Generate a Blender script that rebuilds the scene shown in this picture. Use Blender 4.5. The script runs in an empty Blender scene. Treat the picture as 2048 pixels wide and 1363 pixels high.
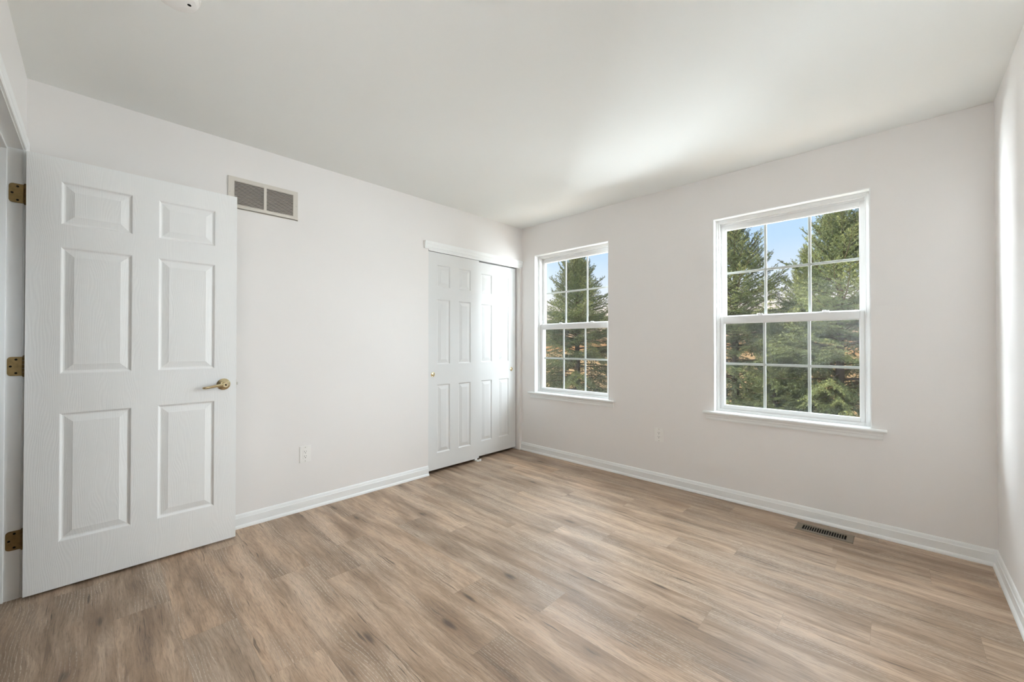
import bpy, bmesh, math, random
import numpy as np
from mathutils import Vector, Matrix

R = math.radians
S = bpy.context.scene
COL = S.collection

# ------------------------------------------------------------------ camera, sky, lights, exposure
W_ROOM, D_ROOM, H_ROOM = 3.38, 3.517, 2.44      # x: left wall 0 .. right wall, y: window wall 0 .. entry wall -D
cam = bpy.data.cameras.new('camera'); camo = bpy.data.objects.new('camera', cam); COL.objects.link(camo)
camo.location = (3.01612, -3.28101, 1.16126)
camo.rotation_euler = (R(90 + 0.45605), 0, R(43.97835))
cam.sensor_width = 36; cam.lens = 803.705 / 2048 * 36; cam.clip_start = 0.02; cam.clip_end = 500
S.camera = camo

S.view_settings.view_transform = 'Standard'
S.view_settings.look = 'None'
S.view_settings.exposure = 0.71
S.view_settings.gamma = 1.0
S.view_settings.use_curve_mapping = False
S.cycles.max_bounces = 14
S.cycles.diffuse_bounces = 9
S.cycles.glossy_bounces = 4
S.cycles.transparent_max_bounces = 12
S.cycles.caustics_reflective = False
S.cycles.caustics_refractive = False
S.cycles.sample_clamp_indirect = 6.0

def lin(r, g, b):
    f = lambda c: ((c / 255 + 0.055) / 1.055) ** 2.4 if c / 255 > 0.04045 else c / 255 / 12.92
    return (f(r), f(g), f(b), 1.0)

def make_world():
    w = bpy.data.worlds.new('evening_sky'); S.world = w; w.use_nodes = True
    nt = w.node_tree; N = nt.nodes; N.clear()
    out = N.new('ShaderNodeOutputWorld'); bg = N.new('ShaderNodeBackground')
    tc = N.new('ShaderNodeTexCoord'); sep = N.new('ShaderNodeSeparateXYZ'); rmp = N.new('ShaderNodeValToRGB')
    nt.links.new(tc.outputs['Generated'], sep.inputs[0])
    nt.links.new(sep.outputs['Z'], rmp.inputs[0])
    nt.links.new(rmp.outputs[0], bg.inputs[0]); nt.links.new(bg.outputs[0], out.inputs[0])
    e = rmp.color_ramp.elements
    e[0].position = 0.0; e[0].color = lin(255, 196, 140)
    e[1].position = 1.0; e[1].color = lin(120, 165, 225)
    for p, c in ((0.02, (255, 214, 178)), (0.07, (252, 232, 222)), (0.13, (226, 234, 250)), (0.22, (190, 217, 252)), (0.40, (158, 198, 248))):
        k = e.new(p); k.color = lin(*c)
    bg.inputs[1].default_value = 0.73
make_world()

def area_lamp(name, loc, target, sx, sy, watts, color):
    l = bpy.data.lights.new(name, 'AREA'); l.shape = 'RECTANGLE'; l.size = sx; l.size_y = sy
    l.energy = watts; l.color = color
    o = bpy.data.objects.new(name, l); COL.objects.link(o); o.location = loc
    o.rotation_euler = (Vector(target) - Vector(loc)).to_track_quat('-Z', 'Y').to_euler()
    return o
# daylight for the windows: the open sky above the trees, and the light thrown back up by the ground in front of the house
area_lamp('overhead_sky_daylight', (1.7, 1.7, 4.0), (1.6, -1.2, 1.2), 8.0, 2.4, 560, (0.85, 0.925, 1.0))
area_lamp('right_sky_daylight', (4.78, 1.15, 1.8), (4.78 - 0.5, 1.15 - 0.866, 1.77), 3.6, 2.0, 680, (0.86, 0.93, 1.0))
area_lamp('left_sky_daylight', (-3.2, 1.30, 1.55), (-3.2 + 0.5, 1.30 - 0.866, 1.52), 3.4, 2.1, 2150, (0.86, 0.93, 1.0))
area_lamp('ground_daylight', (1.6, 1.9, -0.6), (1.6, -1.3, 0.4), 8.0, 2.0, 70, (0.95, 0.97, 1.0))
# added fill light, standing in for a bounced flashgun, aimed at the entry wall behind the camera so that it comes back soft
fill_spot = bpy.data.lights.new('bounced_fill', 'SPOT'); fill_spot.energy = 1400; fill_spot.color = (0.84, 0.93, 1.0)
fill_spot.spot_size = R(92); fill_spot.spot_blend = 1.0; fill_spot.shadow_soft_size = 0.08
fill_spot_obj = bpy.data.objects.new('bounced_fill', fill_spot); COL.objects.link(fill_spot_obj)
fill_spot_obj.location = (2.95, -3.10, 1.66)
fill_spot_obj.rotation_euler = Vector((-0.60, -0.80, -0.12)).to_track_quat('-Z', 'Y').to_euler()
sun = bpy.data.lights.new('sun', 'SUN'); sun.energy = 9.5; sun.color = (1.0, 0.88, 0.66); sun.angle = R(1.0)
suno = bpy.data.objects.new('sun', sun); COL.objects.link(suno)
suno.rotation_euler = Vector((0.90, 0.25, -0.48)).to_track_quat('-Z', 'Y').to_euler()

# ------------------------------------------------------------------ materials
def mat(name):
    m = bpy.data.materials.new(name); m.use_nodes = True
    nt = m.node_tree; b = nt.nodes['Principled BSDF']
    return m, nt, b

def ramp(nt, fac, stops):
    r = nt.nodes.new('ShaderNodeValToRGB'); e = r.color_ramp.elements
    e[0].position, e[0].color = stops[0]; e[1].position, e[1].color = stops[-1]
    for p, c in stops[1:-1]:
        k = e.new(p); k.color = c
    nt.links.new(fac, r.inputs[0]); return r.outputs[0]

def math_(nt, op, a, b=None, c=None, clamp=False):
    n = nt.nodes.new('ShaderNodeMath'); n.operation = op; n.use_clamp = clamp
    for i, v in enumerate((a, b, c)):
        if v is None: continue
        if isinstance(v, (int, float)): n.inputs[i].default_value = v
        else: nt.links.new(v, n.inputs[i])
    return n.outputs[0]

def mixc(nt, fac, a, b, mode='MIX'):
    n = nt.nodes.new('ShaderNodeMix'); n.data_type = 'RGBA'; n.blend_type = mode
    for sock, v in ((n.inputs[0], fac), (n.inputs[6], a), (n.inputs[7], b)):
        if isinstance(v, (int, float)): sock.default_value = v
        elif isinstance(v, tuple): sock.default_value = v
        else: nt.links.new(v, sock)
    return n.outputs[2]

def mapped(nt, src, scale, loc=None):
    mp = nt.nodes.new('ShaderNodeVectorMath'); mp.operation = 'MULTIPLY'
    nt.links.new(src, mp.inputs[0]); mp.inputs[1].default_value = scale
    return mp.outputs[0]

def noise(nt, vec, scale=1.0, detail=2.0, rough=0.5, dist=0.0):
    n = nt.nodes.new('ShaderNodeTexNoise'); nt.links.new(vec, n.inputs['Vector'])
    n.inputs['Scale'].default_value = scale; n.inputs['Detail'].default_value = detail
    n.inputs['Roughness'].default_value = rough; n.inputs['Distortion'].default_value = dist
    return n.outputs[0]

def bump(nt, b, h, strength, dist):
    n = nt.nodes.new('ShaderNodeBump'); n.inputs['Strength'].default_value = strength; n.inputs['Distance'].default_value = dist
    nt.links.new(h, n.inputs['Height']); nt.links.new(n.outputs[0], b.inputs['Normal'])

def objco(nt):
    return nt.nodes.new('ShaderNodeTexCoord').outputs['Object']

def paint(name, col, rough, spec=0.5, peel=0.15, scale=260, var=0.012):
    m, nt, b = mat(name); co = objco(nt)
    c2 = tuple(max(0, x * (1 - 2 * var)) for x in col[:3]) + (1,)
    b.inputs['Base Color'].default_value = col
    nt.links.new(mixc(nt, noise(nt, co, 1.7, 3), col, c2), b.inputs['Base Color'])
    b.inputs['Roughness'].default_value = rough; b.inputs['Specular IOR Level'].default_value = spec
    if peel: bump(nt, b, noise(nt, co, scale, 2), peel, 0.0006)
    return m

def plain(name, col, rough=0.5, metal=0.0, spec=0.5, var=0.15, scale=40):
    m, nt, b = mat(name); co = objco(nt)
    c2 = tuple(x * (1 - var) for x in col[:3]) + (1,)
    nt.links.new(mixc(nt, noise(nt, co, scale, 3), col, c2), b.inputs['Base Color'])
    b.inputs['Roughness'].default_value = rough; b.inputs['Metallic'].default_value = metal
    b.inputs['Specular IOR Level'].default_value = spec
    return m

M = {}
M['wall'] = paint('wall_paint_warm_white', (0.84, 0.815, 0.798, 1), 0.48, 0.45, 0.12)
M['ceiling'] = paint('ceiling_paint_white', (0.86, 0.87, 0.85, 1), 0.8, 0.25, 0.15)
M['trim'] = paint('trim_paint_white', (0.88, 0.89, 0.885, 1), 0.36, 0.5, 0.05)
M['vinyl'] = paint('window_vinyl_white', (0.76, 0.755, 0.745, 1), 0.38, 0.45, 0.0)
M['plastic'] = paint('outlet_plastic_white', (0.88, 0.865, 0.84, 1), 0.35, 0.5, 0.0)
M['vent'] = paint('vent_enamel_beige', (0.66, 0.62, 0.56, 1), 0.42, 0.5, 0.0)
M['dark'] = plain('dark_void', (0.008, 0.007, 0.006, 1), 0.9, 0, 0.1)
M['ductdark'] = plain('duct_dark', (0.035, 0.030, 0.027, 1), 0.8, 0, 0.2)
M['register'] = plain('register_brown_metal', (0.17, 0.135, 0.095, 1), 0.42, 0.2, 0.5)
M['brass'] = plain('polished_brass', (0.74, 0.63, 0.40, 1), 0.22, 1.0)
M['oldbrass'] = plain('tarnished_brass', (0.36, 0.25, 0.11, 1), 0.40, 0.9, 0.5, 0.55, 60)
M['steel'] = plain('zinc_steel', (0.62, 0.60, 0.56, 1), 0.35, 0.9)
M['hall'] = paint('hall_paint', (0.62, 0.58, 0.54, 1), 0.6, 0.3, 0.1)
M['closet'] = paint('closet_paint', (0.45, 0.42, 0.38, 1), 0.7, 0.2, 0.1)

def door_paint(name, strength, bigscale, rough, alb, spec):
    m, nt, b = mat(name); co = objco(nt)
    b.inputs['Base Color'].default_value = (alb, alb + 0.005, alb, 1)
    b.inputs['Roughness'].default_value = rough; b.inputs['Specular IOR Level'].default_value = spec
    # embossed woodgrain: fine vertical ridges bent into long arches
    bend = noise(nt, mapped(nt, co, (1, 7, 1.6)), 1.0, 2)
    sp = nt.nodes.new('ShaderNodeSeparateXYZ'); nt.links.new(co, sp.inputs[0])
    yy = math_(nt, 'ADD', sp.outputs['Y'], math_(nt, 'MULTIPLY', bend, 0.16 * bigscale))
    ridge = math_(nt, 'SINE', math_(nt, 'MULTIPLY', yy, 820.0))
    fine = noise(nt, mapped(nt, co, (1, 420, 9)), 1.0, 3)
    h = math_(nt, 'ADD', math_(nt, 'MULTIPLY', ridge, 0.35), fine)
    bump(nt, b, h, strength, 0.0012)
    return m
M['door'] = door_paint('door_paint_woodgrain', 0.20, 1.0, 0.42, 0.885, 0.4)
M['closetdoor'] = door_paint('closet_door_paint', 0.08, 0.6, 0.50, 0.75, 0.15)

def floor_material():
    m, nt, b = mat('oak_vinyl_planks'); N = nt.nodes
    uv = N.new('ShaderNodeUVMap'); uv.uv_map = 'plank'
    at = N.new('ShaderNodeAttribute'); at.attribute_name = 'plank_tone'
    sa = N.new('ShaderNodeSeparateColor'); nt.links.new(at.outputs['Color'], sa.inputs[0])
    r1, r2, r3 = sa.outputs
    su = N.new('ShaderNodeSeparateXYZ'); nt.links.new(uv.outputs[0], su.inputs[0])
    u, v = su.outputs[0], su.outputs[1]                      # metres along and across the plank
    cv = N.new('ShaderNodeCombineXYZ')
    nt.links.new(math_(nt, 'ADD', u, math_(nt, 'MULTIPLY', r1, 61.0)), cv.inputs[0])
    nt.links.new(math_(nt, 'ADD', v, math_(nt, 'MULTIPLY', r2, 23.0)), cv.inputs[1])
    nt.links.new(math_(nt, 'MULTIPLY', r3, 17.0), cv.inputs[2])
    P = cv.outputs[0]
    # warp so the grain wanders round knots
    w1 = noise(nt, mapped(nt, P, (2.6, 9.0, 1)), 1.0, 3)
    w2 = math_(nt, 'MULTIPLY', math_(nt, 'SUBTRACT', w1, 0.5), 0.055)
    cw = N.new('ShaderNodeCombineXYZ')
    sp = N.new('ShaderNodeSeparateXYZ'); nt.links.new(P, sp.inputs[0])
    nt.links.new(sp.outputs[0], cw.inputs[0]); nt.links.new(math_(nt, 'ADD', sp.outputs[1], w2), cw.inputs[1]); nt.links.new(sp.outputs[2], cw.inputs[2])
    G = cw.outputs[0]
    broad = noise(nt, mapped(nt, G, (1.5, 13.0, 1)), 1.0, 4, 0.6)
    mid = noise(nt, mapped(nt, G, (5.5, 95.0, 1)), 1.0, 5, 0.7)
    fine = noise(nt, mapped(nt, G, (20.0, 300.0, 1)), 1.0, 4, 0.7)
    base = ramp(nt, broad, [(0.26, lin(112, 92, 74)), (0.42, lin(153, 131, 110)), (0.55, lin(177, 155, 134)), (0.74, lin(198, 178, 159))])
    tone = ramp(nt, r1, [(0.0, (0.80, 0.785, 0.77, 1)), (0.5, (0.95, 0.94, 0.93, 1)), (1.0, (1.08, 1.07, 1.06, 1))])
    col = mixc(nt, 1.0, base, tone, 'MULTIPLY')
    warm = mixc(nt, 1.0, col, (1.06, 0.985, 0.91, 1), 'MULTIPLY')
    col = mixc(nt, math_(nt, 'MULTIPLY', r2, 0.7), col, warm)
    # streaks
    st = ramp(nt, mid, [(0.30, (0.60, 0.575, 0.55, 1)), (0.47, (0.97, 0.965, 0.96, 1)), (0.70, (1.14, 1.13, 1.12, 1))])
    col = mixc(nt, 0.85, col, st, 'MULTIPLY')
    fs = ramp(nt, fine, [(0.32, (0.50, 0.48, 0.46, 1)), (0.46, (0.98, 0.98, 0.98, 1)), (0.64, (1.22, 1.21, 1.20, 1))])
    col = mixc(nt, 0.75, col, fs, 'MULTIPLY')
    # limed cathedral lines in some patches
    wv = N.new('ShaderNodeTexWave'); wv.wave_type = 'BANDS'; wv.bands_direction = 'Y'
    nt.links.new(mapped(nt, G, (0.9, 9.0, 1)), wv.inputs['Vector'])
    wv.inputs['Scale'].default_value = 3.0; wv.inputs['Distortion'].default_value = 7.0; wv.inputs['Detail'].default_value = 2.0; wv.inputs['Detail Scale'].default_value = 0.7
    wl = ramp(nt, wv.outputs['Fac'], [(0.84, (0, 0, 0, 1)), (0.97, (1, 1, 1, 1))])
    patch = ramp(nt, noise(nt, mapped(nt, P, (1.7, 6.5, 1)), 1.0, 2), [(0.47, (0, 0, 0, 1)), (0.61, (1, 1, 1, 1))])
    speck = ramp(nt, noise(nt, mapped(nt, G, (85.0, 420.0, 1)), 1.0, 2), [(0.42, (0, 0, 0, 1)), (0.56, (1, 1, 1, 1))])
    lime = math_(nt, 'MULTIPLY', math_(nt, 'MULTIPLY', wl, patch), speck)
    grey = mixc(nt, math_(nt, 'MULTIPLY', patch, 0.28), col, lin(128, 112, 96))
    col = mixc(nt, math_(nt, 'MULTIPLY', lime, 0.58), grey, lin(222, 210, 196))
    # knots with dark eyes and cracks running along the grain
    vo = N.new('ShaderNodeTexVoronoi'); vo.feature = 'F1'
    nt.links.new(mapped(nt, G, (2.3, 7.4, 1)), vo.inputs['Vector']); vo.inputs['Scale'].default_value = 1.0
    sv = N.new('ShaderNodeSeparateColor'); nt.links.new(vo.outputs['Color'], sv.inputs[0])
    pick = math_(nt, 'GREATER_THAN', sv.outputs[0], 0.42)
    rag = math_(nt, 'ADD', vo.outputs['Distance'], math_(nt, 'MULTIPLY', math_(nt, 'SUBTRACT', mid, 0.5), 0.22))
    eye = math_(nt, 'MULTIPLY', ramp(nt, rag, [(0.03, (1, 1, 1, 1)), (0.13, (0, 0, 0, 1))]), pick)
    halo = math_(nt, 'MULTIPLY', ramp(nt, rag, [(0.0, (1, 1, 1, 1)), (0.50, (0, 0, 0, 1))]), pick)
    col = mixc(nt, math_(nt, 'MULTIPLY', halo, 0.72), col, lin(108, 82, 58))
    col = mixc(nt, math_(nt, 'MULTIPLY', eye, 0.85), col, lin(58, 42, 30))
    ck = noise(nt, mapped(nt, G, (4.2, 95.0, 1)), 1.0, 2, 0.5)
    ckm = math_(nt, 'MULTIPLY', ramp(nt, ck, [(0.62, (0, 0, 0, 1)), (0.69, (1, 1, 1, 1))]), ramp(nt, noise(nt, mapped(nt, P, (3.0, 14.0, 1)), 1.0, 1), [(0.52, (0, 0, 0, 1)), (0.62, (1, 1, 1, 1))]))
    col = mixc(nt, math_(nt, 'MULTIPLY', ckm, 0.8), col, lin(72, 55, 42))
    # plank joints
    uw = N.new('ShaderNodeUVMap'); uw.uv_map = 'edge'
    se = N.new('ShaderNodeSeparateXYZ'); nt.links.new(uw.outputs[0], se.inputs[0])
    eu = math_(nt, 'LESS_THAN', math_(nt, 'MINIMUM', se.outputs[0], se.outputs[1]), 0.0007)
    col = mixc(nt, math_(nt, 'MULTIPLY', eu, 0.5), col, lin(70, 55, 42))
    nt.links.new(col, b.inputs['Base Color'])
    rr = math_(nt, 'MULTIPLY_ADD', fine, 0.20, 0.32)
    nt.links.new(rr, b.inputs['Roughness']); b.inputs['Specular IOR Level'].default_value = 0.6
    bump(nt, b, math_(nt, 'ADD', fine, math_(nt, 'MULTIPLY', mid, 0.6)), 0.14, 0.0012)
    return m
M['floor'] = floor_material()

def glass_material():
    m = bpy.data.materials.new('window_glass'); m.use_nodes = True; nt = m.node_tree; N = nt.nodes; N.clear()
    out = N.new('ShaderNodeOutputMaterial'); tr = N.new('ShaderNodeBsdfTransparent'); gl = N.new('ShaderNodeBsdfGlossy')
    lw = N.new('ShaderNodeLayerWeight'); lw.inputs['Blend'].default_value = 0.5; mx = N.new('ShaderNodeMixShader')
    fac = math_(nt, 'MULTIPLY_ADD', math_(nt, 'POWER', lw.outputs['Facing'], 5.0), 0.95, 0.035)      # Schlick reflection of one face
    tr.inputs[0].default_value = (0.965, 0.985, 0.975, 1); gl.inputs['Roughness'].default_value = 0.02
    nt.links.new(fac, mx.inputs[0]); nt.links.new(tr.outputs[0], mx.inputs[1]); nt.links.new(gl.outputs[0], mx.inputs[2])
    nt.links.new(mx.outputs[0], out.inputs[0]); return m
M['glass'] = glass_material()

def screen_material():
    m = bpy.data.materials.new('insect_screen_mesh'); m.use_nodes = True; nt = m.node_tree; N = nt.nodes; N.clear()
    out = N.new('ShaderNodeOutputMaterial'); tr = N.new('ShaderNodeBsdfTransparent'); df = N.new('ShaderNodeBsdfDiffuse'); mx = N.new('ShaderNodeMixShader')
    df.inputs[0].default_value = (0.035, 0.04, 0.045, 1); mx.inputs[0].default_value = 0.42       # the weave covers about a third
    nt.links.new(tr.outputs[0], mx.inputs[1]); nt.links.new(df.outputs[0], mx.inputs[2]); nt.links.new(mx.outputs[0], out.inputs[0])
    return m
M['screen'] = screen_material()

def foliage_material():
    m, nt, b = mat('spruce_needles'); N = nt.nodes
    at = N.new('ShaderNodeAttribute'); at.attribute_name = 'young'
    geo = N.new('ShaderNodeNewGeometry'); co = objco(nt)
    nz = noise(nt, co, 2.2, 3)
    old = mixc(nt, nz, (0.014, 0.042, 0.026, 1), (0.072, 0.118, 0.040, 1))
    col = mixc(nt, math_(nt, 'MULTIPLY', at.outputs['Fac'], 0.85), old, (0.30, 0.31, 0.10, 1))
    col = mixc(nt, math_(nt, 'MULTIPLY', geo.outputs['Random Per Island'], 0.35), col, (0.11, 0.15, 0.10, 1))
    nt.links.new(col, b.inputs['Base Color'])
    b.inputs['Roughness'].default_value = 0.55; b.inputs['Specular IOR Level'].default_value = 0.3
    return m
M['needles'] = foliage_material()
M['bark'] = plain('spruce_bark', (0.11, 0.085, 0.068, 1), 0.9, 0, 0.2, 0.5, 18)
M['twig'] = plain('spruce_twig_bark', (0.11, 0.08, 0.055, 1), 0.9, 0, 0.2, 0.4, 25)

def grass_material():
    m, nt, b = mat('dry_winter_grass'); co = objco(nt)
    a = noise(nt, co, 0.35, 5, 0.6); c = noise(nt, co, 9.0, 3)
    col = ramp(nt, a, [(0.3, lin(150, 120, 78)), (0.5, lin(196, 158, 108)), (0.7, lin(214, 180, 132))])
    nt.links.new(mixc(nt, 0.5, col, ramp(nt, c, [(0.3, (0.6, 0.6, 0.6, 1)), (0.7, (1.1, 1.1, 1.1, 1))]), 'MULTIPLY'), b.inputs['Base Color'])
    b.inputs['Roughness'].default_value = 0.95
    return m
M['grass'] = grass_material()

# ------------------------------------------------------------------ helpers
class MB:
    """collects shapes, then links them as one mesh object"""
    def __init__(self): self.bm = bmesh.new()
    def box(self, x0, x1, y0, y1, z0, z1, bev=0.0, seg=2):
        mt = Matrix.Translation(((x0 + x1) / 2, (y0 + y1) / 2, (z0 + z1) / 2)) @ Matrix.Diagonal((abs(x1 - x0), abs(y1 - y0), abs(z1 - z0), 1))
        r = bmesh.ops.create_cube(self.bm, size=1.0, matrix=mt)
        if bev:
            es = list({e for v in r['verts'] for e in v.link_edges})
            bmesh.ops.bevel(self.bm, geom=es, offset=bev, segments=seg, affect='EDGES', profile=0.5)
        return self
    def poly(self, pts):
        vs = [self.bm.verts.new(p) for p in pts]; self.bm.faces.new(vs); return self
    def extrude(self, prof, p0, p1, ua, va):
        """closed profile of (a, b) pairs carried from p0 to p1; a runs along ua, b along va"""
        p0, p1, ua, va = map(Vector, (p0, p1, ua, va)); n = len(prof)
        A = [self.bm.verts.new(p0 + ua * a + va * b) for a, b in prof]
        B = [self.bm.verts.new(p1 + ua * a + va * b) for a, b in prof]
        for i in range(n): self.bm.faces.new((A[i], A[(i + 1) % n], B[(i + 1) % n], B[i]))
        self.bm.faces.new(A); self.bm.faces.new(B[::-1]); return self
    def lathe(self, prof, org, axis, seg=40):
        """(radius, height) profile turned about an axis"""
        org, axis = Vector(org), Vector(axis).normalized(); u = axis.orthogonal().normalized(); w = axis.cross(u)
        rings = []
        for r, h in prof:
            if r < 1e-6: rings.append([self.bm.verts.new(org + axis * h)]); continue
            rings.append([self.bm.verts.new(org + axis * h + (u * math.cos(2 * math.pi * k / seg) + w * math.sin(2 * math.pi * k / seg)) * r) for k in range(seg)])
        for a, b in zip(rings, rings[1:]):
            for k in range(seg):
                k2 = (k + 1) % seg
                if len(a) == 1 and len(b) == 1: continue
                if len(a) == 1: self.bm.faces.new((a[0], b[k], b[k2]))
                elif len(b) == 1: self.bm.faces.new((a[k], a[k2], b[0]))
                else: self.bm.faces.new((a[k], a[k2], b[k2], b[k]))
        return self
    def tube(self, pts, rad, seg=14, flat=1.0, up=(0, 0, 1)):
        pts = [Vector(p) for p in pts]; rings = []
        for i, p in enumerate(pts):
            d = (pts[min(i + 1, len(pts) - 1)] - pts[max(i - 1, 0)]).normalized()
            s = d.cross(Vector(up)).normalized(); t = s.cross(d)
            rr = rad[i] if isinstance(rad, (list, tuple)) else rad
            rings.append([self.bm.verts.new(p + s * rr * math.cos(2 * math.pi * k / seg) * flat + t * rr * math.sin(2 * math.pi * k / seg)) for k in range(seg)])
        for a, b in zip(rings, rings[1:]):
            for k in range(seg): self.bm.faces.new((a[k], a[(k + 1) % seg], b[(k + 1) % seg], b[k]))
        self.bm.faces.new(rings[0][::-1]); self.bm.faces.new(rings[-1]); return self
    def build(self, name, m, parent=None, smooth=False, org=(0, 0, 0)):
        bmesh.ops.remove_doubles(self.bm, verts=self.bm.verts, dist=1e-6)
        bmesh.ops.recalc_face_normals(self.bm, faces=self.bm.faces)
        me = bpy.data.meshes.new(name); self.bm.to_mesh(me); self.bm.free()
        if smooth:
            me.polygons.foreach_set('use_smooth', [True] * len(me.polygons))
            me.set_sharp_from_angle(angle=R(38))
        me.materials.append(m)
        o = bpy.data.objects.new(name, me); COL.objects.link(o)
        o.location = org
        if parent: o.parent = parent
        return o

def tag(o, label, cat, group=None, kind=None):
    o['label'] = label; o['category'] = cat
    if group: o['group'] = group
    if kind: o['kind'] = kind
    return o

def empty(name, loc, label, cat, group=None, kind=None, rz=0.0):
    o = bpy.data.objects.new(name, None); COL.objects.link(o); o.location = loc; o.rotation_euler = (0, 0, rz)
    o.empty_display_size = 0.1
    return tag(o, label, cat, group, kind)

def copy_thing(root):
    c = root.copy(); COL.objects.link(c)
    for ch in list(root.children):
        k = ch.copy(); COL.objects.link(k); k.parent = c
        for g in list(ch.children):
            d = g.copy(); COL.objects.link(d); d.parent = k
    return c

# ------------------------------------------------------------------ room shell
TH = 0.16
OPEN_Z0, OPEN_Z1, OPEN_W = 0.650, 2.117, 0.902
WX = (0.187, 1.990)                               # left edge of each window opening
CL_Y0, CL_Y1, CL_Z = -1.226, -0.036, 2.012        # closet opening
DR_X0, DR_X1, DR_Z = 0.108, 0.930, 2.057          # doorway in the entry wall
E = -D_ROOM

def wall_back():
    b = MB(); xs = [-0.8, WX[0], WX[0] + OPEN_W, WX[1], WX[1] + OPEN_W, W_ROOM + TH]
    for i in range(5):
        if i in (1, 3):
            b.box(xs[i], xs[i + 1], 0, TH, -0.1, OPEN_Z0 - 0.019); b.box(xs[i], xs[i + 1], 0, TH, OPEN_Z1, H_ROOM + 0.1)
        else: b.box(xs[i], xs[i + 1], 0, TH, -0.1, H_ROOM + 0.1)
    tag(b.build('wall_back', M['wall']), 'warm white wall with two sash windows side by side', 'wall', kind='structure')
wall_back()
b = MB()
b.box(-0.12, 0, E - 0.12, CL_Y0, -0.1, H_ROOM + 0.1).box(-0.12, 0, CL_Y0, CL_Y1, CL_Z, H_ROOM + 0.1).box(-0.12, 0, CL_Y1, 0, -0.1, H_ROOM + 0.1)
tag(b.build('wall_left', M['wall']), 'warm white long wall with the closet opening and an air return', 'wall', kind='structure')
b = MB().box(W_ROOM, W_ROOM + TH, E - 0.12, 0, -0.1, H_ROOM + 0.1)
tag(b.build('wall_right', M['wall']), 'warm white side wall at the right edge of the view', 'wall', kind='structure')
b = MB()
b.box(0, DR_X0 - 0.018, E - 0.12, E, -0.1, H_ROOM + 0.1).box(DR_X0 - 0.018, DR_X1 + 0.018, E - 0.12, E, DR_Z + 0.018, H_ROOM + 0.1).box(DR_X1 + 0.018, W_ROOM, E - 0.12, E, -0.1, H_ROOM + 0.1)
tag(b.build('wall_entry', M['wall']), 'warm white wall above the open doorway, upper left corner', 'wall', kind='structure')
b = MB().box(-0.9, W_ROOM + TH, E - 1.4, TH, H_ROOM, H_ROOM + 0.12)
tag(b.build('ceiling', M['ceiling']), 'flat white painted ceiling', 'ceiling', kind='structure')
# hall behind the doorway and the closet behind the sliding doors
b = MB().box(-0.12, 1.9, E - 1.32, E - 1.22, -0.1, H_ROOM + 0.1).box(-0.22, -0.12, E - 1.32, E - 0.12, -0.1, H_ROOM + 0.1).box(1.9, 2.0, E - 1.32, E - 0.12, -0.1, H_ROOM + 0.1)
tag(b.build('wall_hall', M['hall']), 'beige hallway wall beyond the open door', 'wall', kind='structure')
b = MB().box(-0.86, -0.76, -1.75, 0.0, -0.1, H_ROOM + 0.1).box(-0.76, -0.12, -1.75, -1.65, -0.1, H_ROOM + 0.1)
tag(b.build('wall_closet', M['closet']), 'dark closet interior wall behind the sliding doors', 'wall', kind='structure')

def floor():
    random.seed(11)
    ROW, LEN = 0.184, 1.19
    known = {0: 2.162, 1: 1.93, 2: 1.578, 3: 2.35, 4: 2.05, 5: 1.735, 6: 1.458, 7: 2.415, 8: 2.20, 9: 0.696, 10: 1.515, 11: 1.86, 12: 0.974, 13: 0.779, 14: 1.422, 15: 0.984, 16: 0.63}
    me = bpy.data.meshes.new('floor'); V, F, UP, UE, T = [], [], [], [], []
    y_top = -0.095 + ROW
    k = -1
    X0, X1, Y0 = -0.76, W_ROOM, E - 1.3
    while True:
        ya = -0.095 - ROW * (k + 1); yb = -0.095 - ROW * k
        yb_c, ya_c = min(yb, 0.0), max(ya, Y0)
        if yb <= Y0: break
        j = known.get(k, random.uniform(0, LEN)); x = j - LEN * math.ceil((j - X0) / LEN)
        while x < X1:
            a, c = max(x, X0), min(x + LEN, X1)
            if c - a > 1e-4:
                n = len(V); V += [(a, ya_c, 0), (c, ya_c, 0), (c, yb_c, 0), (a, yb_c, 0)]; F.append((n, n + 1, n + 2, n + 3))
                UP += [(a - x, ya_c - ya), (c - x, ya_c - ya), (c - x, yb_c - ya), (a - x, yb_c - ya)]
                rgb = (random.random(), random.random(), random.random(), 1)
                T += [rgb] * 4
            x += LEN
        k += 1
    me.from_pydata(V, [], F)
    u1 = me.uv_layers.new(name='plank'); u1.data.foreach_set('uv', [c for p in UP for c in p])
    # distance to the two joints at the low edges (a hairline of dark between planks)
    u2 = me.uv_layers.new(name='edge'); u2.data.foreach_set('uv', [c for p in UP for c in p])
    ca = me.color_attributes.new('plank_tone', 'FLOAT_COLOR', 'CORNER'); ca.data.foreach_set('color', [c for p in T for c in p])
    me.materials.append(M['floor'])
    o = bpy.data.objects.new('floor', me); COL.objects.link(o)
    tag(o, 'greyish oak plank floor running along the window wall', 'floor', kind='structure')
    s = MB().box(-0.9, W_ROOM + TH, E - 1.4, TH, -0.12, -0.002)
    tag(s.build('floor_base', M['dark']), 'solid base under the plank floor', 'floor', kind='structure')
floor()

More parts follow.
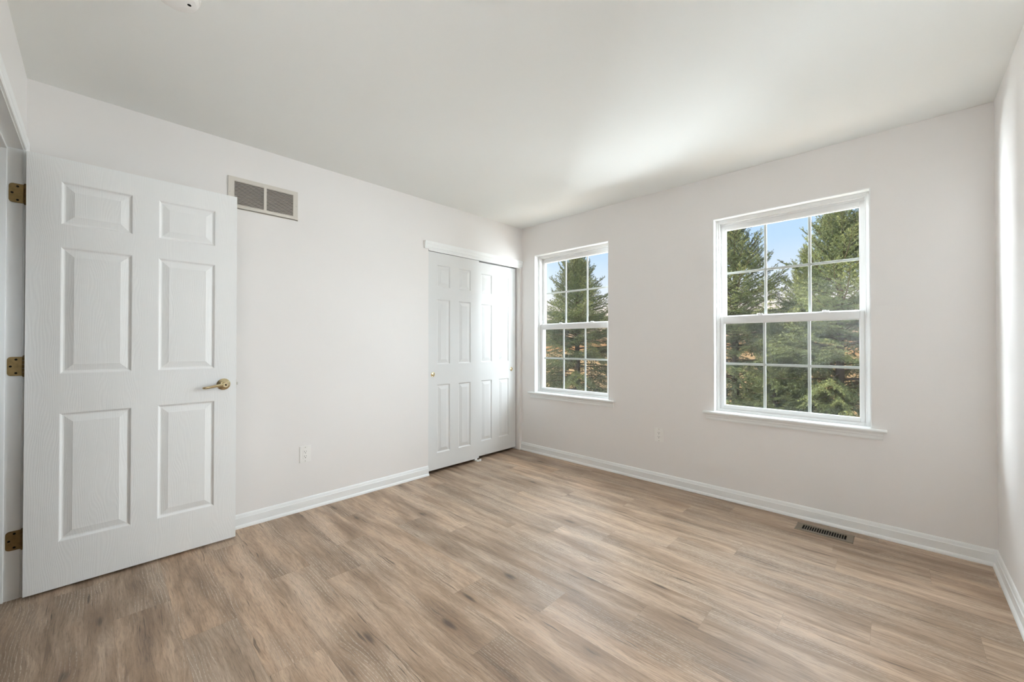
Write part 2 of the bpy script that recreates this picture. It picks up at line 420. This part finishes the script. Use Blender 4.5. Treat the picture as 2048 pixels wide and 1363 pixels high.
# ------------------------------------------------------------------ baseboards
BASE = [(0, 0), (0.0215, 0), (0.0215, 0.006), (0.0195, 0.013), (0.0155, 0.0185), (0.0125, 0.0205), (0.0125, 0.062), (0.0100, 0.066), (0.0090, 0.071), (0.0072, 0.079), (0.0040, 0.0845), (0, 0.086)]
def baseboard(name, p0, p1, out, label):
    tag(MB().extrude(BASE, p0, p1, out, (0, 0, 1)).build(name, M['trim']), label, 'baseboard', kind='structure')
baseboard('baseboard_left', (0, E, 0), (0, CL_Y0 - 0.002, 0), (1, 0, 0), 'white baseboard between the open door and the closet')
baseboard('baseboard_back', (0.0, 0, 0), (W_ROOM, 0, 0), (0, -1, 0), 'white baseboard under the two windows')
baseboard('baseboard_right', (W_ROOM, 0, 0), (W_ROOM, E, 0), (-1, 0, 0), 'white baseboard on the right side wall')

# ------------------------------------------------------------------ windows
def ring(b, x0, x1, z0, z1, l, r, bt, t, y0, y1, bev=0.0015):
    b.box(x0, x0 + l, y0, y1, z0, z1, bev).box(x1 - r, x1, y0, y1, z0, z1, bev)
    b.box(x0 + l, x1 - r, y0, y1, z0, z0 + bt, bev).box(x0 + l, x1 - r, y0, y1, z1 - t, z1, bev)

def make_window():
    root = empty('window_1', (WX[0], 0, 0), 'white double-hung window next to the closet doors', 'window', kind='structure')
    w = OPEN_W
    b = MB(); t = 0.006                                                     # painted liner of the opening
    b.box(0, t, -0.002, 0.062, OPEN_Z0, OPEN_Z1).box(w - t, w, -0.002, 0.062, OPEN_Z0, OPEN_Z1).box(t, w - t, -0.002, 0.062, OPEN_Z1 - t, OPEN_Z1)
    b.build('jamb_liner', M['trim'], root)
    b = MB()
    ring(b, t, w - t, OPEN_Z0, OPEN_Z1 - t, 0.018, 0.018, 0.016, 0.022, 0.055, 0.145)
    ring(b, t + 0.018, w - t - 0.018, OPEN_Z0 + 0.016, OPEN_Z1 - t - 0.022, 0.005, 0.005, 0.004, 0.014, 0.099, 0.104, 0.001)
    ring(b, t + 0.018, w - t - 0.018, OPEN_Z0 + 0.016, OPEN_Z1 - t - 0.022, 0.006, 0.006, 0.004, 0.005, 0.058, 0.064, 0.001)
    b.build('frame', M['vinyl'], root)
    sx0, sx1 = t + 0.019, w - t - 0.019
    def sash(name, z0, z1, bt, tp, ya, yb, gz):
        bb = MB(); st = 0.031
        ring(bb, sx0, sx1, z0, z1, st, st, bt, tp, ya, yb, 0.002)
        gx0, gx1, g0, g1 = sx0 + st, sx1 - st, z0 + bt, z1 - tp
        yc = (ya + yb) / 2 + 0.006
        ring(bb, gx0 - 0.001, gx1 + 0.001, g0 - 0.001, g1 + 0.001, 0.005, 0.005, 0.005, 0.005, ya + 0.006, yb - 0.004, 0.001)   # glazing bead
        o = bb.build(name, M['vinyl'], root)
        MB().box(gx0, gx1, yc - 0.001, yc + 0.001, g0, g1).build('glass', M['glass'], o)
        gb = MB(); hw = 0.0085; yg = yc + 0.0065
        for k in (1, 2):
            xx = gx0 + (gx1 - gx0) * k / 3; gb.box(xx - hw, xx + hw, yg - 0.003, yg + 0.003, g0, g1, 0.001)
        gb.box(gx0, gx1, yg - 0.0029, yg + 0.0029, gz - hw, gz + hw, 0.001)
        gb.build('grille', M['vinyl'], o)
        return o, gx0, gx1
    sash('upper_sash', 1.338, 2.090, 0.040, 0.046, 0.106, 0.138, 1.711)
    lo, gx0, gx1 = sash('lower_sash', 0.668, 1.372, 0.026, 0.050, 0.066, 0.098, 1.012)
    for fx in (0.285, 0.665):                                               # cam locks on the meeting rail
        k = MB().box(fx - 0.030, fx + 0.030, 0.070, 0.095, 1.3715, 1.376, 0.0015)
        k.lathe([(0, 0.014), (0.009, 0.014), (0.011, 0.011), (0.011, 0.0)], (fx, 0.083, 1.374), (0, 0, 1), 18)
        k.box(fx - 0.004, fx + 0.028, 0.070, 0.080, 1.378, 1.386, 0.002)
        k.build('sash_lock', M['vinyl'], lo)
    for fx in (sx0 + 0.020, sx1 - 0.020):
        MB().box(fx - 0.016, fx + 0.016, 0.072, 0.088, 1.3715, 1.3765, 0.0015).build('tilt_latch', M['vinyl'], lo)
    sc = MB(); ring(sc, sx0, sx1, 0.662, 1.372, 0.010, 0.010, 0.010, 0.010, 0.1415, 0.1485, 0.001)
    so = sc.build('screen_frame', M['vinyl'], root)
    MB().poly([(sx0 + 0.008, 0.145, 0.670), (sx1 - 0.008, 0.145, 0.670), (sx1 - 0.008, 0.145, 1.364), (sx0 + 0.008, 0.145, 1.364)]).build('insect_screen', M['screen'], so)
    # stool with rounded nose, and moulded apron
    prof = [(0.062, 0), (-0.030, 0), (-0.0345, 0.003), (-0.036, 0.009), (-0.0345, 0.0145), (-0.030, 0.018), (0.062, 0.018)]
    st = MB(); st.extrude(prof, (0.0, 0, 0.6325), (w, 0, 0.6325), (0, 1, 0), (0, 0, 1))
    pe = [(a if a < 0 else -0.0005, z) for a, z in prof]
    st.extrude(pe, (-0.069, 0, 0.6325), (0.0, 0, 0.6325), (0, 1, 0), (0, 0, 1)); st.extrude(pe, (w, 0, 0.6325), (w + 0.068, 0, 0.6325), (0, 1, 0), (0, 0, 1))
    st.build('window_sill', M['trim'], root)
    pa = [(-0.0005, 0), (-0.009, 0), (-0.0105, 0.006), (-0.0105, 0.020), (-0.013, 0.024), (-0.013, 0.034), (-0.018, 0.039), (-0.020, 0.046), (-0.0005, 0.046)]
    MB().extrude(pa, (-0.052, 0, 0.5862), (w + 0.050, 0, 0.5862), (0, 1, 0), (0, 0, 1)).build('apron', M['trim'], root)
    return root
win1 = make_window()
win2 = copy_thing(win1); win2.name = 'window_2'; win2.location = (WX[1], 0, 0)
win2['label'] = 'white double-hung window near the right corner of the room'

# ------------------------------------------------------------------ panel doors
RAISE = [(0.0, 0.0), (0.0025, 0.0012), (0.0075, 0.0072), (0.0105, 0.0088), (0.0150, 0.0090), (0.0175, 0.0082), (0.0420, 0.0015), (0.0432, 0.0008)]
def panel_leaf(w, z0, z1, t, cols, rows, sc=1.0):
    """six-panel leaf in local space: y across 0..w, z up, face at x = 0 looking +x, back at -t"""
    b = MB(); bm = b.bm
    ys = [0] + [c for p in cols for c in p] + [w]; zs = [z0] + [c for p in rows for c in p] + [z1]
    for side in (1, -1):
        xf = 0.0 if side == 1 else -t
        for i in range(len(ys) - 1):
            for k in range(len(zs) - 1):
                a, c, d, e = ys[i], ys[i + 1], zs[k], zs[k + 1]
                if i % 2 == 1 and k % 2 == 1:
                    pr = None
                    for off, dep in RAISE:
                        off *= sc; x = xf - side * dep
                        q = [bm.verts.new(p) for p in ((x, a + off, d + off), (x, c - off, d + off), (x, c - off, e - off), (x, a + off, e - off))]
                        if pr:
                            for m in range(4): bm.faces.new((pr[m], pr[(m + 1) % 4], q[(m + 1) % 4], q[m]))
                        pr = q
                    bm.faces.new(pr)
                else:
                    b.poly([(xf, a, d), (xf, c, d), (xf, c, e), (xf, a, e)])
    def strip(pts):
        for p, q in zip(pts, pts[1:]): b.poly([(0, p[0], p[1]), (0, q[0], q[1]), (-t, q[0], q[1]), (-t, p[0], p[1])])
    strip([(0, z) for z in zs]); strip([(w, z) for z in zs]); strip([(y, z0) for y in ys]); strip([(y, z1) for y in ys])
    return b

# entry door: open against the left wall
DX, DY0, DW = 0.148, -3.505, 0.812
d1 = empty('door_1', (DX, DY0, 0), 'white six-panel entry door standing open, brass lever handle', 'door', kind='structure')
leaf = panel_leaf(DW, 0.012, 2.046, 0.035, ((0.107, 0.355), (0.458, 0.706)), ((0.227, 0.833), (1.021, 1.624), (1.732, 1.937))).build('door_leaf', M['door'], d1)
def hinge(zc):
    b = MB(); xj = DR_X0 - DX                       # jamb face in door space
    y1 = E - DY0 + 0.002; y0 = y1 - 0.044; h = 0.0435; r = 0.013
    pts = []
    for cy, cz, a0 in ((y0 + r, zc - h + r, 180), (y0 + r, zc + h - r, 90)):
        arc = [(cy + r * math.cos(R(a0 + (90 - 18 * k if a0 == 180 else 90 - 18 * k))), cz + r * math.sin(R(a0 + 90 - 18 * k))) for k in range(6)]
        pts += arc
    pts += [(y1, zc + h), (y1, zc - h)]
    b.extrude([(p[0], p[1]) for p in pts], (xj, 0, 0), (xj + 0.0025, 0, 0), (0, 1, 0), (0, 0, 1))
    o = b.build('hinge', M['oldbrass'], d1)
    k = MB()
    for i in range(5):
        a = zc - h + i * 2 * h / 5
        k.lathe([(0, 0), (0.0056, 0), (0.0056, 2 * h / 5 - 0.0012), (0, 2 * h / 5 - 0.0012)], (xj + 0.004, y1 + 0.005, a), (0, 0, 1), 16)
    k.lathe([(0, -0.006), (0.003, -0.005), (0.0048, -0.001), (0.0048, 0)], (xj + 0.004, y1 + 0.005, zc - h), (0, 0, 1), 14)
    k.lathe([(0.0048, 0), (0.0048, 0.001), (0.003, 0.005), (0, 0.006)], (xj + 0.004, y1 + 0.005, zc + h), (0, 0, 1), 14)
    k.build('knuckle', M['oldbrass'], o, True)
    s = MB()
    for yy, zz in ((y1 - 0.018, zc + 0.031), (y1 - 0.034, zc), (y1 - 0.018, zc - 0.031)):
        s.lathe([(0.0046, 0.0), (0.0046, 0.0006), (0.002, 0.0004), (0, 0.0004)], (xj + 0.0024, yy, zz), (1, 0, 0), 14)
    s.build('screws', M['dark'], o)
for zc in (1.853, 1.060, 0.268): hinge(zc)
hy, hz = -2.756 - DY0, 0.926
hd = MB().lathe([(0, 0.0), (0.0325, 0.0), (0.0335, 0.003), (0.031, 0.006), (0.0255, 0.0075), (0.022, 0.012), (0.0175, 0.015), (0.013, 0.017), (0.0125, 0.040), (0, 0.040)], (0, hy, hz), (1, 0, 0), 48).build('door_handle', M['brass'], d1, True)
lv = MB()
lv.lathe([(0, 0.036), (0.0125, 0.036), (0.0135, 0.040), (0.0135, 0.058), (0.0115, 0.062), (0.0055, 0.062), (0.0050, 0.0595), (0, 0.0595)], (0, hy, hz), (1, 0, 0), 32)
lp = [(0.050, hy + 0.004, hz), (0.051, hy - 0.020, hz - 0.001), (0.052, hy - 0.045, hz - 0.004), (0.050, hy - 0.070, hz - 0.009), (0.046, hy - 0.090, hz - 0.0125), (0.040, hy - 0.100, hz - 0.0135), (0.036, hy - 0.1035, hz - 0.014)]
lv.tube(lp, [0.0095, 0.0085, 0.0075, 0.007, 0.007, 0.0065, 0.004], 16, 0.75)
lv.build('lever', M['brass'], hd, True)
MB().lathe([(0, 0), (0.0042, 0), (0.0042, 0.0012), (0, 0.0012)], (0.0600, hy, hz), (1, 0, 0), 16).build('keyhole', M['dark'], hd)
lt = MB().box(-0.030, -0.005, DW - 0.0005, DW + 0.0015, hz - 0.028, hz + 0.028, 0.0005).build('latch_plate', M['brass'], d1)
MB().box(-0.024, -0.010, DW + 0.001, DW + 0.012, hz - 0.008, hz + 0.008, 0.002).build('latch_bolt', M['steel'], lt)

# door frame: jamb with stops, and the casing on the room side
b = MB(); t = 0.018
b.box(DR_X0 - t, DR_X0, E - 0.12, E, 0, DR_Z + t).box(DR_X1, DR_X1 + t, E - 0.12, E, 0, DR_Z + t).box(DR_X0, DR_X1, E - 0.12, E, DR_Z, DR_Z + t)
b.box(DR_X0, DR_X0 + 0.011, E - 0.085, E - 0.0465, 0, DR_Z - 0.011, 0.002).box(DR_X1 - 0.011, DR_X1, E - 0.085, E - 0.0465, 0, DR_Z - 0.011, 0.002).box(DR_X0, DR_X1, E - 0.085, E - 0.0465, DR_Z - 0.011, DR_Z, 0.002)
tag(b.build('trim_1', M['trim']), 'white door jamb with stop at the left edge of the view', 'door frame', kind='structure')
CAS = [(0, 0), (0.0, 0.007), (0.004, 0.010), (0.012, 0.011), (0.020, 0.009), (0.026, 0.012), (0.040, 0.0145), (0.050, 0.0145), (0.0565, 0.013), (0.057, 0.0)]
def casing(name, x0, x1, ztop, label):
    """mitred moulding round the doorway on the entry wall, inner edge first"""
    b = MB(); bm = b.bm; n = len(CAS); stations = []
    for kind in ('bl', 'tl', 'tr', 'br'):
        vs = []
        for a, d in CAS:
            x = (x0 - a) if kind in ('bl', 'tl') else (x1 + a); z = 0.0 if kind in ('bl', 'br') else ztop + a
            vs.append(bm.verts.new((x, E + d + 0.0002, z)))
        stations.append(vs)
    for s, q in zip(stations, stations[1:]):
        for i in range(n): bm.faces.new((s[i], s[(i + 1) % n], q[(i + 1) % n], q[i]))
    bm.faces.new(stations[0]); bm.faces.new(stations[-1][::-1])
    tag(b.build(name, M['trim']), label, 'door casing', kind='structure')
casing('trim_2', DR_X0 - 0.005, DR_X1 + 0.005, DR_Z + 0.005, 'white moulded casing over the open doorway, upper left')

# closet: two bypass doors, header moulding, track, floor guide
CC = ((0.104, 0.252), (0.352, 0.502)); CR = ((0.175, 0.794), (0.978, 1.571), (1.681, 1.882))
def closet_door(name, x, y, label, knob_y):
    o = empty(name, (x, y, 0), label, 'door', kind='structure')
    panel_leaf(0.610, 0.030, 1.994, 0.034, CC, CR, 0.98).build('door_leaf', M['closetdoor'], o)
    k = MB().lathe([(0.0, 0.0002), (0.020, 0.0002), (0.0215, 0.0022), (0.0195, 0.0036), (0.0170, 0.0026), (0.0155, 0.0010), (0.012, 0.0016), (0.006, 0.0035), (0, 0.0040)], (0, knob_y, 0.889), (1, 0, 0), 40)
    k.build('finger_pull', M['brass'], o, True)
    return o
closet_door('door_2', -0.007, -1.232, 'white six-panel closet sliding door, left one and in front', 0.058)
closet_door('door_3', -0.050, -0.658, 'white six-panel closet sliding door, right one set behind', 0.542)
HP = [(0, 0), (0.012, 0), (0.0125, 0.010), (0.016, 0.013), (0.0175, 0.020), (0.0175, 0.040), (0.020, 0.044), (0.022, 0.052), (0.025, 0.060), (0.0265, 0.066), (0, 0.066)]
tag(MB().extrude(HP, (0, -1.272, 2.010), (0, -0.0005, 2.010), (1, 0, 0), (0, 0, 1)).build('trim_3', M['trim']), 'white moulded header over the closet sliding doors', 'trim', kind='structure')
b = MB().box(-0.004, 0.006, CL_Y0 + 0.001, CL_Y1 - 0.001, 1.9965, 2.0115).box(-0.100, -0.004, CL_Y0 + 0.001, CL_Y1 - 0.001, 2.0060, 2.0118)
tag(b.build('trim_4', M['trim']), 'slim white track strip under the closet header', 'trim', kind='structure')
b = MB()
b.box(-0.104, 0.012, -0.650, -0.610, 0.0002, 0.003, 0.001).box(-0.0475, -0.0435, -0.648, -0.612, 0.003, 0.026, 0.001).box(0.004, 0.014, -0.635, -0.608, 0.003, 0.020, 0.002)
b.lathe([(0, 0), (0.0075, 0.001), (0.0085, 0.006), (0.006, 0.011), (0, 0.012)], (0.006, -0.6155, 0.0), (0, 0, 1), 18)
tag(b.build('floor_guide', M['plastic']), 'small white plastic guide on the floor where the closet doors meet', 'door guide')

# ------------------------------------------------------------------ wall and floor fittings
def air_return():
    y0, y1, z0, z1 = -2.712, -2.309, 2.019, 2.217
    root = empty('air_return_grille', (0, (y0 + y1) / 2, z0), 'beige metal air return grille high on the wall above the open door', 'vent')
    oy, oz = root.location.y, root.location.z
    holes = ((-2.679, -2.5155), (-2.500, -2.3385)); h0, h1 = 2.045, 2.192
    b = MB()
    L = lambda *a: b.box(0.0005, 0.0065, a[0] - oy, a[1] - oy, a[2] - oz, a[3] - oz)
    L(y0, y1, z0, h0); L(y0, y1, h1, z1); L(y0, holes[0][0], h0, h1); L(holes[0][1], holes[1][0], h0, h1); L(holes[1][1], y1, h0, h1)
    # folded outer lip
    b.extrude([(0.0005, 0), (0.0065, 0.0), (0.0065, 0.004), (0.003, -0.003), (0.0005, -0.003)], (0, y0 - oy, 0), (0, y1 - oy, 0), (1, 0, 0), (0, 0, 1))
    b.build('frame', M['vent'], root)
    for a, c in holes:
        s = MB(); n = 17
        for k in range(n):
            z = h0 - oz + (k + 0.5) * (h1 - h0) / n
            s.extrude([(0.0012, 0.0032), (0.0056, -0.0016), (0.0060, -0.0010), (0.0016, 0.0038)], (0, a - oy, z), (0, c - oy, z), (1, 0, 0), (0, 0, 1))
        s.build('louver_panel', M['vent'], root)
        MB().box(0.0004, 0.0009, a - oy, c - oy, h0 - oz, h1 - oz).build('duct_backing', M['ductdark'], root)
    for yy in (y0 + 0.009, y1 - 0.009):
        MB().lathe([(0.0036, 0), (0.0034, 0.001), (0.0018, 0.0016), (0, 0.0016)], (0.0064, yy - oy, (z0 + z1) / 2 - oz), (1, 0, 0), 14).build('screw', M['steel'], root, True)
air_return()

def outlet():
    """duplex outlet in local space: plate in the y-z plane looking +x, foot of the plate at z = 0"""
    root = empty('wall_outlet', (0, -2.252, 0.331), 'white duplex outlet low on the wall between open door and closet', 'outlet', 'white wall outlets')
    b = MB(); hw, h = 0.0385, 0.116
    b.extrude([(-hw, 0), (hw, 0), (hw, h), (-hw, h)], (0.0003, 0, 0), (0.0045, 0, 0), (0, 1, 0), (0, 0, 1))
    es = [e for e in b.bm.edges if all(v.co.x > 0.004 for v in e.verts)]
    bmesh.ops.bevel(b.bm, geom=es, offset=0.003, segments=3, affect='EDGES')
    b.build('cover_plate', M['plastic'], root)
    MB().box(0.0042, 0.0062, -0.0165, 0.0165, 0.0245, 0.0915, 0.0012).build('receptacle', M['plastic'], root)
    for zc in (0.0745, 0.0415):
        s = MB().box(0.0061, 0.0065, -0.0072, -0.0052, zc - 0.001, zc + 0.0075).box(0.0061, 0.0065, 0.0052, 0.0070, zc, zc + 0.0070)
        s.lathe([(0.0026, 0), (0.0026, 0.0004), (0, 0.0004)], (0.0061, 0, zc - 0.0075), (1, 0, 0), 12)
        s.build('socket', M['dark'], root)
    for zc in (0.010, 0.106):
        MB().lathe([(0.0034, 0), (0.003, 0.0010), (0, 0.0014)], (0.0044, 0, zc), (1, 0, 0), 14).build('screw', M['steel'], root, True)
    return root
out1 = outlet()
out2 = copy_thing(out1); out2.location = (1.562, 0, 0.345); out2.rotation_euler = (0, 0, R(-90))
out2['label'] = 'white duplex outlet low on the window wall between the two windows'

def floor_register():
    x0, x1, y0, y1 = 2.531, 2.814, -0.218, -0.093
    root = empty('floor_register', ((x0 + x1) / 2, (y0 + y1) / 2, 0), 'brown metal floor register with black slots under the right window', 'vent')
    hx, hy_ = (x1 - x0) / 2, (y1 - y0) / 2; sx, sy, n = 0.108, 0.037, 18
    b = MB(); z0, z1 = 0.0005, 0.0055
    b.box(-hx + 0.004, hx - 0.004, -hy_ + 0.004, -sy, z0, z1).box(-hx + 0.004, hx - 0.004, sy, hy_ - 0.004, z0, z1).box(-hx + 0.004, -sx, -sy, sy, z0, z1).box(sx, hx - 0.004, -sy, sy, z0, z1)
    for k in range(1, n):
        x = -sx + 2 * sx * k / n; b.box(x - 0.0019, x + 0.0019, -sy, sy, z0, z1)
    # sloping rim
    for (p, q, u) in (((-hx, -hy_, 0), (hx, -hy_, 0), (0, 1, 0)), ((-hx, hy_, 0), (hx, hy_, 0), (0, -1, 0)), ((-hx, -hy_, 0), (-hx, hy_, 0), (1, 0, 0)), ((hx, -hy_, 0), (hx, hy_, 0), (-1, 0, 0))):
        b.extrude([(0, 0.0003), (0.0045, 0.0003), (0.0045, 0.0055)], p, q, u, (0, 0, 1))
    b.build('faceplate', M['register'], root)
    MB().box(-sx - 0.001, sx + 0.001, -sy - 0.001, sy + 0.001, 0.0003, 0.0008).build('duct_opening', M['dark'], root)
floor_register()

sd = empty('smoke_detector', (1.135, -3.085, H_ROOM), 'white round smoke detector at the top edge, on the ceiling', 'smoke detector')
MB().lathe([(0, -0.0005), (0.070, -0.0005), (0.070, -0.010), (0.066, -0.013)], (0, 0, 0), (0, 0, 1), 48).build('base', M['plastic'], sd, True)
c = MB().lathe([(0.0655, -0.012), (0.066, -0.020), (0.060, -0.030), (0.046, -0.035), (0.020, -0.0365), (0, -0.0365)], (0, 0, 0), (0, 0, 1), 48).build('cover', M['plastic'], sd, True)
MB().lathe([(0.006, -0.0368), (0.006, -0.0372), (0, -0.0372)], (0.012, 0.036, 0.001), (0, 0, 1), 16).build('sensor_hole', M['dark'], c)

# ------------------------------------------------------------------ outside: ground and spruce trees
GZ = -3.0
tag(MB().poly([(-120, 1.0, GZ), (120, 1.0, GZ), (120, 220, GZ), (-120, 220, GZ)]).build('ground', M['grass']), 'sunlit dry grass seen through gaps between the trees', 'ground', kind='structure')

def spruce_mesh(seed, height, radius, z_lo):
    rng = np.random.default_rng(seed)
    shoots = []            # (points, young value, needle length)
    woods = []             # (points, radius0, radius1)
    woods.append((np.array([[0, 0, 0], [0.01, 0, height * 0.4], [-0.01, 0.01, height * 0.8], [0, 0, height]]), 0.10, 0.008))
    shoots.append((np.array([[0, 0, height - 0.35], [0, 0, height]]), 0.7))
    z = z_lo
    while z < height - 0.06:
        top = height - z
        n = (int(rng.integers(6, 9)) if top < 2.2 else int(rng.integers(3, 5))) if top > 0.4 else 5
        a0 = rng.uniform(0, 6.28)
        for k in range(n):
            az = a0 + k * 2 * np.pi / n + rng.normal(0, 0.25)
            L = radius * min(1.0, (top / 2.6) ** 0.80) * rng.uniform(0.70, 1.12) + 0.05
            el0 = np.interp(top, [0, 0.5, 1.5, 3.0, 5.0], [66, 54, 26, 2, -12]) + rng.normal(0, 6)
            el1 = np.interp(top, [0, 0.5, 1.5, 3.0, 5.0], [76, 70, 50, 26, 10]) + rng.normal(0, 6)
            m = max(5, int(L / 0.10)); t = np.linspace(0, 1, m)
            el = np.radians(el0 + (el1 - el0) * t ** 1.6 - 14 * np.sin(t * np.pi) * (top > 1.2))
            az_t = az + np.cumsum(rng.normal(0, 0.035, m))
            st = L / (m - 1)
            d = np.stack([np.cos(az_t) * np.cos(el), np.sin(az_t) * np.cos(el), np.sin(el)], 1)
            p = np.vstack([[0, 0, z + rng.normal(0, 0.04)], [0, 0, 0]] if False else [[0, 0, z + rng.normal(0, 0.04)]])
            pts = np.vstack([p, p + np.cumsum(d[:-1] * st, 0)])
            woods.append((pts, 0.004 + 0.007 * L, 0.002))
            i0 = max(1, int(m * 0.25)) if top > 1 else 1
            shoots.append((pts[i0:], 0.35))
            # side shoots along the branch
            s = 0.14 * L if top > 1 else 0.04; sd_ = 1
            while s < L:
                f = s / L * (m - 1); i = min(int(f), m - 2); q = pts[i] + (pts[i + 1] - pts[i]) * (f - i)
                ax = d[i]; side = np.cross(ax, [0, 0, 1.0]); side /= np.linalg.norm(side) + 1e-9
                ln = min(0.46, 0.50 * (L - s) + 0.07) * rng.uniform(0.6, 1.15)
                droop = np.interp(top, [0, 1.0, 3.0], [-0.75, -0.25, 0.75]) * rng.uniform(0.6, 1.3)
                dv = ax * rng.uniform(0.45, 0.9) + side * sd_ * rng.uniform(0.6, 1.0) + np.array([0, 0, -1]) * droop * 0.6
                dv /= np.linalg.norm(dv); mm = 4; tt = np.linspace(0, 1, mm)[:, None]
                sp = q + dv * ln * tt + np.array([0, 0, -1]) * (droop * 0.45 * ln) * tt ** 2
                shoots.append((sp, 0.25 + 0.55 * (s / L) ** 2))
                for g in np.arange(0.30, 0.95, 0.085 / max(ln, 0.1)):
                    q2 = q + dv * ln * g + np.array([0, 0, -1]) * droop * 0.45 * ln * g * g
                    s2 = np.cross(dv, [0, 0, 1.0]); s2 /= np.linalg.norm(s2) + 1e-9
                    dd = dv * 0.7 + s2 * rng.choice([-1, 1]) * 0.7 + np.array([0, 0, -1]) * droop * rng.uniform(0.2, 1.0); dd /= np.linalg.norm(dd)
                    l2 = ln * (1 - g * 0.6) * rng.uniform(0.30, 0.50)
                    shoots.append((q2 + dd * l2 * np.array([[0.0], [1.0]]), 0.3 + 0.6 * (s / L) ** 2))
                s += rng.uniform(0.030, 0.055); sd_ = -sd_
        z += rng.uniform(0.070, 0.115)
    # needles: slim triangles set round every shoot
    A, B, Y = [], [], []
    for pts, y in shoots:
        for i in range(len(pts) - 1):
            A.append(pts[i]); B.append(pts[i + 1]); Y.append(y)
    A, B, Y = np.array(A), np.array(B), np.array(Y)
    ln = np.linalg.norm(B - A, axis=1); cnt = np.maximum(2, np.round(ln / 0.0095 * 2.6)).astype(int)
    idx = np.repeat(np.arange(len(A)), cnt); K = len(idx)
    tt = rng.random(K)[:, None]; base = A[idx] + (B[idx] - A[idx]) * tt
    ax = (B[idx] - A[idx]) / (ln[idx][:, None] + 1e-9)
    rnd = rng.normal(size=(K, 3)); rad = rnd - ax * (rnd * ax).sum(1)[:, None]; rad /= np.linalg.norm(rad, axis=1)[:, None] + 1e-9
    nd = ax * 0.75 + rad; nd /= np.linalg.norm(nd, axis=1)[:, None]
    wv = np.cross(nd, rng.normal(size=(K, 3))); wv /= np.linalg.norm(wv, axis=1)[:, None] + 1e-9
    nl = rng.uniform(0.018, 0.030, K)[:, None]; nw = 0.0034
    V = np.empty((K, 3, 3)); V[:, 0] = base - wv * nw; V[:, 1] = base + wv * nw; V[:, 2] = base + nd * nl
    me = bpy.data.meshes.new('foliage'); me.vertices.add(K * 3); me.loops.add(K * 3); me.polygons.add(K)
    me.vertices.foreach_set('co', V.reshape(-1)); me.loops.foreach_set('vertex_index', np.arange(K * 3, dtype=np.int32))
    me.polygons.foreach_set('loop_start', np.arange(0, K * 3, 3, dtype=np.int32))
    me.update(calc_edges=True)
    at = me.attributes.new('young', 'FLOAT', 'FACE'); at.data.foreach_set('value', np.clip(Y[idx] + rng.normal(0, 0.12, K), 0, 1).astype(np.float32))
    me.materials.append(M['needles'])
    def tubes(lst, name, m, seg):
        Vt, Ft = [], []
        for pts, r0, r1 in lst:
            nn = len(pts); ring0 = None
            for i in range(nn):
                dd = pts[min(i + 1, nn - 1)] - pts[max(i - 1, 0)]; dd = dd / (np.linalg.norm(dd) + 1e-9)
                u = np.cross(dd, [0.31, 0.17, 0.93] if abs(dd[2]) < 0.9 else [1.0, 0, 0]); u /= np.linalg.norm(u); w = np.cross(dd, u)
                r = r0 + (r1 - r0) * i / (nn - 1); st = len(Vt)
                for k in range(seg):
                    a = 2 * math.pi * k / seg; Vt.append(tuple(pts[i] + (u * math.cos(a) + w * math.sin(a)) * r))
                if ring0 is not None:
                    for k in range(seg): Ft.append((ring0 + k, ring0 + (k + 1) % seg, st + (k + 1) % seg, st + k))
                ring0 = st
        mm = bpy.data.meshes.new(name); mm.from_pydata(Vt, [], Ft); mm.materials.append(m)
        mm.polygons.foreach_set('use_smooth', [True] * len(mm.polygons)); return mm
    return me, tubes(woods[:1], 'trunk', M['bark'], 12), tubes(woods[1:], 'branches', M['twig'], 5)

PROTO = [spruce_mesh(3, 6.2, 1.55, 1.6), spruce_mesh(8, 6.2, 1.35, 1.6)]
def spruce(x, y, top, proto, rz, wide, label):
    root = empty('spruce_tree', (x, y, GZ), label, 'tree', 'spruce trees outside the windows', rz=rz)
    s = (top - GZ) / 6.2
    for me in PROTO[proto]:
        o = bpy.data.objects.new(me.name, me); COL.objects.link(o); o.parent = root; o.scale = (s * wide, s * wide, s)
    return root
spruce(-2.38, 4.5, 3.25, 0, 0.4, 1.10, 'blunt-topped spruce filling the window beside the closet, trunk showing')
spruce(0.95, 4.5, 3.40, 1, 2.1, 1.00, 'spruce filling the left panes of the right-hand window')
spruce(2.38, 4.3, 3.25, 0, 3.9, 0.95, 'tall full spruce filling the right panes of the right-hand window')
spruce(1.57, 7.5, 3.26, 1, 5.2, 0.66, 'farther slim spruce showing in the middle panes of the right-hand window')
spruce(1.62, 4.0, 1.55, 1, 0.9, 0.75, 'low spruce filling the bottom middle pane of the right-hand window')
